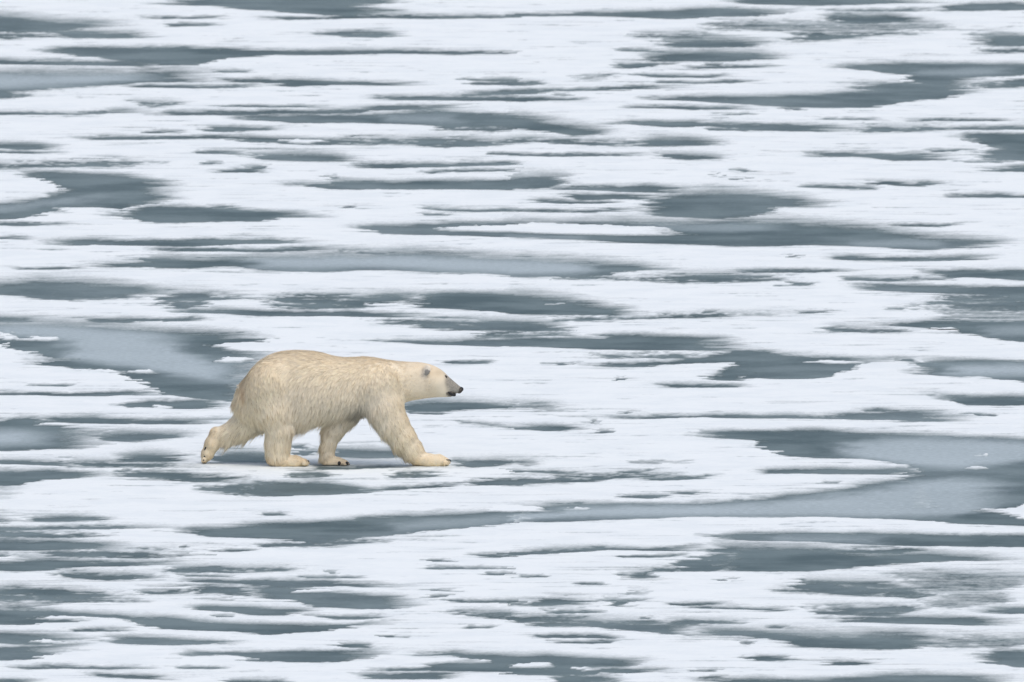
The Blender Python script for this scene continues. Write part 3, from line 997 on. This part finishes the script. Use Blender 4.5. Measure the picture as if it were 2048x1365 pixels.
def surface_nets(lo, hi, h, f):
    ax = [np.arange(lo[i], hi[i] + h, h) for i in range(3)]
    X, Y, Zc = np.meshgrid(*ax, indexing='ij')
    F = f(X, Y, Zc)
    s = F < 0
    nx, ny, nz = F.shape
    acc = np.zeros((nx - 1, ny - 1, nz - 1, 3))
    cnt = np.zeros((nx - 1, ny - 1, nz - 1))
    corners = [(i, j, k) for i in (0, 1) for j in (0, 1) for k in (0, 1)]

    def cs(c):
        return tuple(slice(o, o + n - 1) for o, n in zip(c, F.shape))
    for a in corners:
        for axis in range(3):
            if a[axis]:
                continue
            b = tuple(v + (i == axis) for i, v in enumerate(a))
            Fa, Fb = F[cs(a)], F[cs(b)]
            cross = s[cs(a)] != s[cs(b)]
            t = np.where(cross, Fa / np.where(cross, Fa - Fb, 1.0), 0.0)
            for i in range(3):
                acc[..., i] += np.where(cross, a[i] + (t if i == axis else 0.0), 0.0)
            cnt += cross
    act = cnt > 0
    vid = np.full(act.shape, -1, np.int64)
    vid[act] = np.arange(act.sum())
    ii = np.argwhere(act)
    V = np.array(lo) + h * (ii + acc[act] / cnt[act][:, None])
    quads = []
    for axis in range(3):
        o1, o2 = [(1, 2), (2, 0), (0, 1)][axis]
        sa = [slice(1, -1)] * 3
        sb = [slice(1, -1)] * 3
        sa[axis], sb[axis] = slice(0, -1), slice(1, None)
        A, B = s[tuple(sa)], s[tuple(sb)]
        for flip in (False, True):
            e = np.argwhere((A & ~B) if not flip else (~A & B))
            off = np.ones(3, int)
            off[axis] = 0
            e = e + off
            q = []
            for d1, d2 in ((1, 1), (0, 1), (0, 0), (1, 0)):
                c = e.copy()
                c[:, o1] -= d1
                c[:, o2] -= d2
                q.append(vid[c[:, 0], c[:, 1], c[:, 2]])
            q = np.stack(q, 1)
            quads.append(q[:, ::-1] if flip else q)
    return V, np.concatenate(quads)


def vertex_normals(V, Q):
    n = np.cross(V[Q[:, 2]] - V[Q[:, 0]], V[Q[:, 3]] - V[Q[:, 1]])
    out = np.zeros_like(V)
    for k in range(4):
        np.add.at(out, Q[:, k], n)
    return out / np.maximum(np.linalg.norm(out, axis=1, keepdims=True), 1e-12)


BV, BQ = surface_nets((0.08, -0.42, -0.012), (2.60, 0.42, 1.14), 0.0105, bear_sdf)
BN = vertex_normals(BV, BQ)


# ---- coat colours: cream on the back, greyer flanks, grey muzzle, black lips; browner tail crease
def blob(u, v, cu, cv_, ru, rv):
    return np.exp(-(((u - cu) / ru) ** 2 + ((v - cv_) / rv) ** 2))


def coat(pts):
    u, y = pts[:, 0] / ZS, pts[:, 1]
    v = 925.0 - (pts[:, 2] + (y + 0.10) * TILT) / ZS
    cream = np.array([0.955, 0.848, 0.635])
    grey = np.array([0.93, 0.84, 0.665])
    warm = np.array([0.84, 0.68, 0.46])
    flank = smooth((v - 200) / 260) * smooth((u - 480) / 300) * (1 - smooth((u - 1330) / 200)) * (1 - 0.6 * smooth((v - 640) / 120))
    c = cream + (grey - cream) * (0.85 * flank)[:, None]
    c = c + (np.array([0.865, 0.75, 0.55]) - c) * (0.9 * smooth((u - 1430) / 180) * (v < 600))[:, None]

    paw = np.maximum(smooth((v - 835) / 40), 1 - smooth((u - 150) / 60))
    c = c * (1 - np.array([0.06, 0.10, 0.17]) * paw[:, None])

    def tint(col, w):
        nonlocal c
        c = c + (np.array(col) - c) * np.clip(w, 0, 1)[:, None]
    tint(warm, 0.95 * blob(u, v, 378, 400, 13, 62) + 0.35 * blob(u, v, 560, 895, 120, 28) + 0.55 * blob(u, v, 1755, 265, 50, 36))
    tint((.40, .36, .29), 0.8 * blob(u, v, 1195, 535, 70, 50))                    # darker armpit fur
    tint((.36, .34, .31), 0.85 * blob(u, v, 1658, 268, 24, 36))                    # grey ear root
    muz = smooth((u - 1783 - 0.10 * (v - 330)) / 58)
    tint((.47, .385, .24), 0.45 * blob(u, v, 1757, 262, 42, 30))
    tint((.225, .222, .195), 0.95 * muz * (v < 460))
    tint((.12, .118, .11), 0.6 * blob(u, v, 1815, 335, 16, 34) * (u > 1780))
    tint((.012, .011, .011), blob(u, v, 1845, 413, 34, 17) ** 0.35 * (blob(u, v, 1845, 413, 34, 17) > 0.30))
    tint((.012, .011, .011), smooth((u - 1897 + 0.35 * (v - 380)) / 8) * (v < 430))
    # darker tone low on the far forefoot
    tint((.46, .38, .27), 0.5 * blob(u, v, 1060, 905, 50, 18))
    return c, u, v


def fur_material(name, rough, trans):
    m = NT(name)
    col = m.attr("coat", 0)
    n = m.noise(m.pos(), 60.0, 2.0)
    c = m.mix(m.ramp(n, 0.3, 0.7, 0.0, 0.22), col, (0.70, 0.62, 0.50, 1))
    m.put(m.bsdf.inputs["Base Color"], c if not trans else col)
    m.bsdf.inputs["Roughness"].default_value = rough
    m.bsdf.inputs["Specular IOR Level"].default_value = 0.15
    if trans:
        tr = m.n("ShaderNodeBsdfTranslucent")
        m.put(tr.inputs[0], col)
        mx = m.n("ShaderNodeMixShader")
        mx.inputs[0].default_value = trans
        out = m.t.nodes["Material Output"]
        m.t.links.new(m.bsdf.outputs[0], mx.inputs[1])
        m.t.links.new(tr.outputs[0], mx.inputs[2])
        m.t.links.new(mx.outputs[0], out.inputs[0])
    return m.mat


def plain_material(name, col, rough, bump=0.0):
    m = NT(name)
    n = m.noise(m.pos(), 90.0, 3.0)
    m.put(m.bsdf.inputs["Base Color"], m.mix(m.ramp(n, 0.3, 0.7), (*col, 1), (*[c * 1.5 for c in col], 1)))
    m.bsdf.inputs["Roughness"].default_value = rough
    if bump:
        b = m.n("ShaderNodeBump")
        b.inputs["Strength"].default_value = bump
        b.inputs["Distance"].default_value = 0.003
        m.put(b.inputs["Height"], n)
        m.put(m.bsdf.inputs["Normal"], b.outputs[0])
    return m.mat


MAT_SKIN = fur_material("underfur", 0.9, 0.0)
MAT_FUR = fur_material("guard_hair", 0.75, 0.10)
MAT_BLACK = plain_material("black_skin", (0.010, 0.0095, 0.0095), 0.45, 0.3)
MAT_CLAW = plain_material("claw_horn", (0.02, 0.018, 0.016), 0.35)
MAT_PAD = plain_material("pad_skin", (0.022, 0.020, 0.019), 0.7, 0.4)
MAT_EYE = plain_material("dark_eye", (0.012, 0.008, 0.006), 0.12)

bear = bpy.data.objects.new("polar_bear", None)
bear.empty_display_size = 0.3
bear.location = (BEAR_X, 0.0, 0.006)
COL.objects.link(bear)
tag(bear, "cream-white polar bear in mid-stride, walking to the right across the snow", "polar bear")

body = add_mesh("body", BV, BQ, MAT_SKIN, bear)
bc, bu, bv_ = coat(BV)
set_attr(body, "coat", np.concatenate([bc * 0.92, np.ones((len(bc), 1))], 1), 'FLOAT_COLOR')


# ---- fur: flattened tapering locks laid along the coat, gathered into clumps
def scatter(n, r):
    a, b, c, d = (BV[BQ[:, i]] for i in range(4))
    area = 0.5 * np.linalg.norm(np.cross(c - a, d - b), axis=1)
    side = BV[BQ].mean(1)[:, 1]
    wgt = area
    f = r.choice(len(BQ), n, p=wgt / wgt.sum())
    s, t = r.random(n), r.random(n)
    w = np.stack([(1 - s) * (1 - t), s * (1 - t), s * t, (1 - s) * t], 1)
    p = (BV[BQ[f]] * w[..., None]).sum(1)
    nn = (BN[BQ[f]] * w[..., None]).sum(1)
    return p, nn / np.linalg.norm(nn, axis=1, keepdims=True)


def flow(p, nrm):
    """Lie of the coat and its length at points of the skin."""
    u, y = p[:, 0] / ZS, p[:, 1]
    v = 925.0 - (p[:, 2] + (y + 0.10) * TILT) / ZS
    X, Y, Zc = p[:, 0], p[:, 1], p[:, 2]
    down = smooth((v - 130) / 330)
    tx = -(0.95 - 0.72 * down) * (1 + 0.0 * u)
    tz = -(0.35 + 0.65 * down)
    head = smooth((u - 1430) / 160)
    tx, tz = tx * (1 - head) - 0.95 * head, tz * (1 - head) - 0.40 * head
    rump = 1 - smooth((u - 330) / 200)
    tx, tz = tx * (1 - rump) - 0.25 * rump, tz * (1 - rump) - 0.9 * rump
    dirs = [np.stack([tx, 0 * tx, tz], 1)]
    L = 0.055 + 0.025 * down + 0.035 * smooth((v - 470) / 130) * smooth((u - 620) / 120) * (1 - smooth((u - 1180) / 150))
    L = L * (1 - smooth((u - 1400) / 200)) + 0.018 * smooth((u - 1400) / 200)
    L = L * (1 - smooth((u - 1700) / 110)) + 0.0045 * smooth((u - 1700) / 110)
    lens = [L]
    ds = [torso_sdf(X, Y, Zc) + 0.012]
    for nm, pts, fl in LIMBS:
        A = [P3(*q[:3]) for q in pts]
        best = np.full(len(p), 1e9)
        dr = np.zeros_like(p)
        for a, b in zip(A[:-1], A[1:]):
            D = b - a
            t = np.clip((p - a) @ D / (D @ D), 0, 1)
            dd = np.linalg.norm(p - a - t[:, None] * D, axis=1)
            up = dd < best
            best[up] = dd[up]
            dr[up] = D / np.linalg.norm(D)
        g = 0.25 if not nm.endswith("foot") else 0.05
        dr = dr * (1 - g) + np.array([0, 0, -1.0]) * g
        if nm.startswith("fore"):
            back = smooth((-(nrm[:, 0])) / 0.7)            # long fringe behind the forelegs
            ln = fl * (0.85 + 0.85 * back)
            dr = dr + np.array([-0.45, 0, -0.25]) * back[:, None]
        elif nm == "hind_far":
            under = smooth(-nrm[:, 2] / 0.7)
            ln = fl * (0.9 + 0.7 * under)
            dr = dr + np.array([0.1, 0, -0.5]) * under[:, None]
        else:
            ln = np.full(len(p), fl)
        dirs.append(dr)
        lens.append(ln)
        ds.append(limb_sdf(X, Y, Zc, pts, FLAT.get(nm, 1.0)))
    ds = np.stack(ds, 1)
    w = np.exp(-(ds - ds.min(1, keepdims=True)) / 0.022)
    w /= w.sum(1, keepdims=True)
    d = sum(w[:, k:k + 1] * dirs[k] for k in range(len(dirs)))
    L = sum(w[:, k] * lens[k] for k in range(len(lens)))
    return d, L, u, v


def build_fur(n_strand, n_clump):
    r = np.random.default_rng(11)
    p, nrm = scatter(n_strand, r)
    cp, cn = scatter(n_clump, r)
    d, L, u, v = flow(p, nrm)
    # nearest clump through a coarse hash grid
    cell = 0.04
    best_d = np.full(n_strand, 9.0)
    best_i = np.zeros(n_strand, int)
    grid = {}
    for i, k in enumerate(map(tuple, np.floor(cp / cell).astype(int))):
        grid.setdefault(k, []).append(i)
    keys = np.floor(p / cell).astype(int)
    uq, inv = np.unique(keys, axis=0, return_inverse=True)
    inv = inv.ravel()
    order = np.argsort(inv, kind='stable')
    bounds = np.searchsorted(inv[order], np.arange(len(uq) + 1))
    for gi, k in enumerate(uq):
        cand = []
        for a in (-1, 0, 1):
            for b in (-1, 0, 1):
                for c in (-1, 0, 1):
                    cand += grid.get((k[0] + a, k[1] + b, k[2] + c), [])
        if not cand:
            continue
        cand = np.array(cand)
        ids = order[bounds[gi]:bounds[gi + 1]]
        dd = np.linalg.norm(p[ids][:, None] - cp[cand][None], axis=2)
        j = dd.argmin(1)
        best_d[ids] = dd[np.arange(len(ids)), j]
        best_i[ids] = cand[j]
    cd, cL, _, _ = flow(cp, cn)
    cd = cd + 0.09 * r.normal(size=cd.shape)
    clump_gain = r.uniform(0.75, 1.2, n_clump)
    clump_shade = np.minimum(r.normal(-0.02, 0.055, n_clump), 0.03)

    def lay(dv, nn, lift):
        t = dv - (dv * nn).sum(1, keepdims=True) * nn * 0.92
        t /= np.maximum(np.linalg.norm(t, axis=1, keepdims=True), 1e-6)
        return t * 1.0 + nn * lift
    short = smooth((0.03 - L) / 0.02)
    jit = 0.06 * r.normal(size=p.shape)
    lift0 = 0.13 + 0.05 * r.normal(size=n_strand)
    D0 = lay(d + jit, nrm, (lift0 * (1 - 0.35 * short))[:, None])
    D0 /= np.linalg.norm(D0, axis=1, keepdims=True)
    L = L * r.uniform(0.75, 1.15, n_strand) * clump_gain[best_i]
    L = L * np.where((r.random(n_strand) < 0.10) & (v > 470) & (L > 0.04), 1.5, 1.0)   # stray long hairs low down
    cD = lay(cd, cn, 0.13)
    cD /= np.linalg.norm(cD, axis=1, keepdims=True)
    tip_c = cp[best_i] + cD[best_i] * L[:, None]
    tip_s = p + D0 * L[:, None]
    has = (best_d < 0.045)[:, None]
    pull = np.where(has, 0.42, 0.0) * (1 - 0.5 * short[:, None])
    tip = tip_s * (1 - pull) + tip_c * pull
    hang = smooth((v - 430) / 200)[:, None] * (L[:, None] > 0.045) * (1 - smooth((u[:, None] - 1450) / 100))
    tip = tip + np.array([0, 0, -1.0]) * hang * L[:, None] * 0.30
    tip[:, 2] = np.maximum(tip[:, 2], 0.004)
    root = p - nrm * 0.004
    mid = root + (tip - root) * 0.45 + nrm * (0.06 * L)[:, None]
    q2 = root + (tip - root) * 0.78 + nrm * (0.03 * L)[:, None]
    wv = np.cross(tip - root, nrm)
    wv /= np.maximum(np.linalg.norm(wv, axis=1, keepdims=True), 1e-6)
    w0 = (0.0013 + 0.013 * np.clip(L, 0, .06))[:, None] * r.uniform(0.7, 1.3, n_strand)[:, None]
    V = np.stack([root - wv * w0, root + wv * w0, mid - wv * w0 * .85, mid + wv * w0 * .85,
                  q2 - wv * w0 * .5, q2 + wv * w0 * .5, tip], 1).reshape(-1, 3)
    b = np.arange(n_strand)[:, None] * 7
    tri = np.concatenate([b + np.array([[0, 1, 3]]), b + np.array([[0, 3, 2]]), b + np.array([[2, 3, 5]]),
                          b + np.array([[2, 5, 4]]), b + np.array([[4, 5, 6]])], 0)
    o = add_mesh("fur", V, tri, MAT_FUR, bear)
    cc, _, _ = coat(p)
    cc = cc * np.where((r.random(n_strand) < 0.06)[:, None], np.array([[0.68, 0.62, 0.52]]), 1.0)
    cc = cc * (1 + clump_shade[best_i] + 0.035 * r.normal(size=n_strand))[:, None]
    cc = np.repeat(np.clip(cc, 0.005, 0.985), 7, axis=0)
    set_attr(o, "coat", np.concatenate([cc, np.ones((len(cc), 1))], 1), 'FLOAT_COLOR')
    tilt = np.repeat(nrm + 0.20 * wv * r.normal(size=(n_strand, 1)) + 0.15 * (-D0) * r.normal(size=(n_strand, 1)), 7, axis=0)
    tilt /= np.linalg.norm(tilt, axis=1, keepdims=True)
    o.data.normals_split_custom_set_from_vertices(tilt)
    tag(o, kind="stuff")
    return o


build_fur(170000, 11000)


# ---- features of the head and the feet
def ellipsoid(name, centre, radii, mat, rot=(0, 0, 0), parent=bear, squash=None, seg=16, rings=10):
    V, F = [], []
    for i in range(rings + 1):
        a = math.pi * i / rings
        for j in range(seg):
            b = 2 * math.pi * j / seg
            V.append([math.sin(a) * math.cos(b), math.sin(a) * math.sin(b), math.cos(a)])
    for i in range(rings):
        for j in range(seg):
            F.append((i * seg + j, (i + 1) * seg + j, (i + 1) * seg + (j + 1) % seg, i * seg + (j + 1) % seg))
    V = np.array(V)
    if squash is not None:
        V = squash(V)
    o = add_mesh(name, V * np.array(radii), F, mat, parent)
    o.location = centre
    o.rotation_euler = rot
    return o


def skin_y(u, v, side, inset=0.0):
    """Sideways position of the skin at (u, v), found by stepping in from outside."""
    ys = np.linspace(0.40, -0.40, 800) * side
    q = np.array([P3(u, v, y) for y in ys])
    d = bear_sdf(q[:, 0], q[:, 1], q[:, 2])
    if not (d < 0).any():
        return ys[np.argmin(d)] + 0.0
    i = np.argmax(d < 0)
    return ys[i] - side * inset


for side in (-1, 1):
    # ear: a thick rounded cup with a paler rim and a grey hollow
    y = skin_y(1672, 262, side, -0.006)
    c = P3(1672, 248, y)

    def cup(V):
        V = V.copy()
        front = V[:, 0] > 0.1
        V[front, 0] -= 1.15 * V[front, 0] * np.exp(-(V[front, 1] ** 2 + (V[front, 2] - .1) ** 2) * 3)
        return V
    e = ellipsoid("ear", c, (0.026, 0.042, 0.054), MAT_FUR, (side * -0.60, 0.15, side * -0.75), squash=cup, seg=24, rings=16)
    hollow = e.data.vertices
    col = np.zeros((len(hollow), 4)) + np.array([0.84, 0.76, 0.62, 1])
    for i, vv in enumerate(hollow):
        q = (vv.co.x / 0.026, vv.co.y / 0.042, vv.co.z / 0.054)
        if (q[0] > -0.2 and q[1] ** 2 + q[2] ** 2 < 0.30) or (side * q[1] > 0.25 and q[2] < 0.45 and q[0] < 0.35):
            col[i, :3] = (0.34, 0.325, 0.29)
    set_attr(e, "coat", col, 'FLOAT_COLOR')
    # eye with a dark rim
    y = skin_y(1805, 291, side, 0.003)
    ellipsoid("eye", P3(1805, 291, y), (0.020, 0.010, 0.0115), MAT_EYE, (0, 0.35, side * 0.5))

# nose: leathery wedge with two nostrils
ns = ellipsoid("nose", P3(1914, 383, 0.0), (0.022, 0.036, 0.026), MAT_BLACK, (0, 0.55, 0),
               squash=lambda V: V * np.stack([np.ones(len(V)), 1 - .25 * (V[:, 2] < 0), np.ones(len(V))], 1))
for side in (-1, 1):
    ellipsoid("nostril", P3(1927, 383, 0.016 * side), (0.006, 0.006, 0.009), MAT_EYE, parent=bear, seg=8, rings=6)

# open mouth: black lips along both sides of the muzzle, lower lip in front
for side in (-1, 1):
    V, F = [], []
    line = [(1822, 402, 7), (1832, 406, 12), (1845, 412, 15), (1858, 417, 15), (1870, 420, 12), (1878, 420, 6)]
    for k, (u, v, r) in enumerate(line):
        y = skin_y(u, v, side, 0.002)
        for j in range(8):
            a = 2 * math.pi * j / 8
            q = P3(u, v, y)
            V.append((q[0] + 0.2 * r * ZS * math.cos(a) * 0, q[1] + 0.007 * math.cos(a), q[2] + r * ZS * math.sin(a)))
        if k:
            for j in range(8):
                F.append(((k - 1) * 8 + j, (k - 1) * 8 + (j + 1) % 8, k * 8 + (j + 1) % 8, k * 8 + j))
    F.append(tuple(range(7, -1, -1)))
    F.append(tuple(range((len(line) - 1) * 8, len(line) * 8)))
    add_mesh("lip", V, F, MAT_BLACK, bear)


def claw(u, v, y, du, dv, length=0.042, r=0.0075):
    """A curved tapering claw from a toe."""
    A = P3(u, v, y)
    D = np.array([du, 0.0, -dv])
    D = D / np.linalg.norm(D)
    upv = np.array([-D[2], 0, D[0]])
    if upv[2] < 0:
        upv = -upv
    V, F, n, m = [], [], 6, 7
    for k in range(n):
        t = k / (n - 1)
        c = A + D * length * t + upv * (0.011 * math.sin(math.pi * t) - 0.012 * t * t)
        rr = r * (1 - t) ** 0.7 + 0.0006
        for j in range(m):
            a = 2 * math.pi * j / m
            V.append(c + np.array([0, 1, 0]) * rr * 0.75 * math.cos(a) + upv * rr * math.sin(a))
        if k:
            for j in range(m):
                F.append(((k - 1) * m + j, (k - 1) * m + (j + 1) % m, k * m + (j + 1) % m, k * m + j))
    F.append(tuple(range(m)))
    F.append(tuple(range((n - 1) * m, n * m)))
    V = [tuple(q[:2]) + (max(q[2], 0.004),) for q in V]
    add_mesh("claw", V, F, MAT_CLAW, bear)


for k in range(5):
    u, v, y, r = toes("fore_near_foot")[k]
    claw(u + 6, v - 14, y, 1.0, 0.25, 0.034)
    u, v, y, r = toes("hind_near_foot")[k]
    claw(u + 6, v - 10, y, 1.0, 0.3, 0.024)
    u, v, y, r = toes("fore_far_foot")[k]
    claw(u, v - 8, y, 1.0, 0.45, 0.040, 0.010)
    u, v, y, r = toes("hind_far_foot")[k]
    claw(u, v + 6, y, 0.35, 1.0, 0.026)

# bare pads: the sole of the lifted far hind foot, the toes of the far forefoot
for (u, v, ru, rv, ry, tilt) in ((110, 797, 6, 19, .012, 0.55), (104, 858, 9, 6, .008, 0.5), (97, 884, 6, 6, .008, 0.2)):
    ellipsoid("paw_pad", P3(u, v, skin_y(u, v, -1, 0.002)), (ru * ZS, ry, rv * ZS), MAT_PAD, (0, tilt, 0), seg=12, rings=8)
for (u, v, ru, rv, tilt) in ((1054, 906, 12, 15, 0.2), (1108, 905, 12, 13, -0.5)):
    ellipsoid("paw_pad", P3(u, v, skin_y(u, v, -1, 0.001)), (ru * ZS, .012, rv * ZS), MAT_PAD, (0, tilt, 0), seg=12, rings=8)

# short tail tucked against the rump
tail_v, tail_f = [], []
for k in range(7):
    t = k / 6
    c = P3(352 + 16 * t - 24 * t * t, 352 + 95 * t, 0.0)
    r = 0.040 * (1 - t) ** 0.5 + 0.004
    for j in range(10):
        a = 2 * math.pi * j / 10
        tail_v.append((c[0] + r * 0.7 * math.cos(a), c[1] + r * math.sin(a), c[2]))
    if k:
        for j in range(10):
            tail_f.append(((k - 1) * 10 + j, k * 10 + j, k * 10 + (j + 1) % 10, (k - 1) * 10 + (j + 1) % 10))
tail_f.append(tuple(range(60, 70)))
tl = add_mesh("tail", tail_v, tail_f, MAT_SKIN, bear)
set_attr(tl, "coat", np.tile([0.84, 0.74, 0.57, 1.0], (70, 1)), 'FLOAT_COLOR')
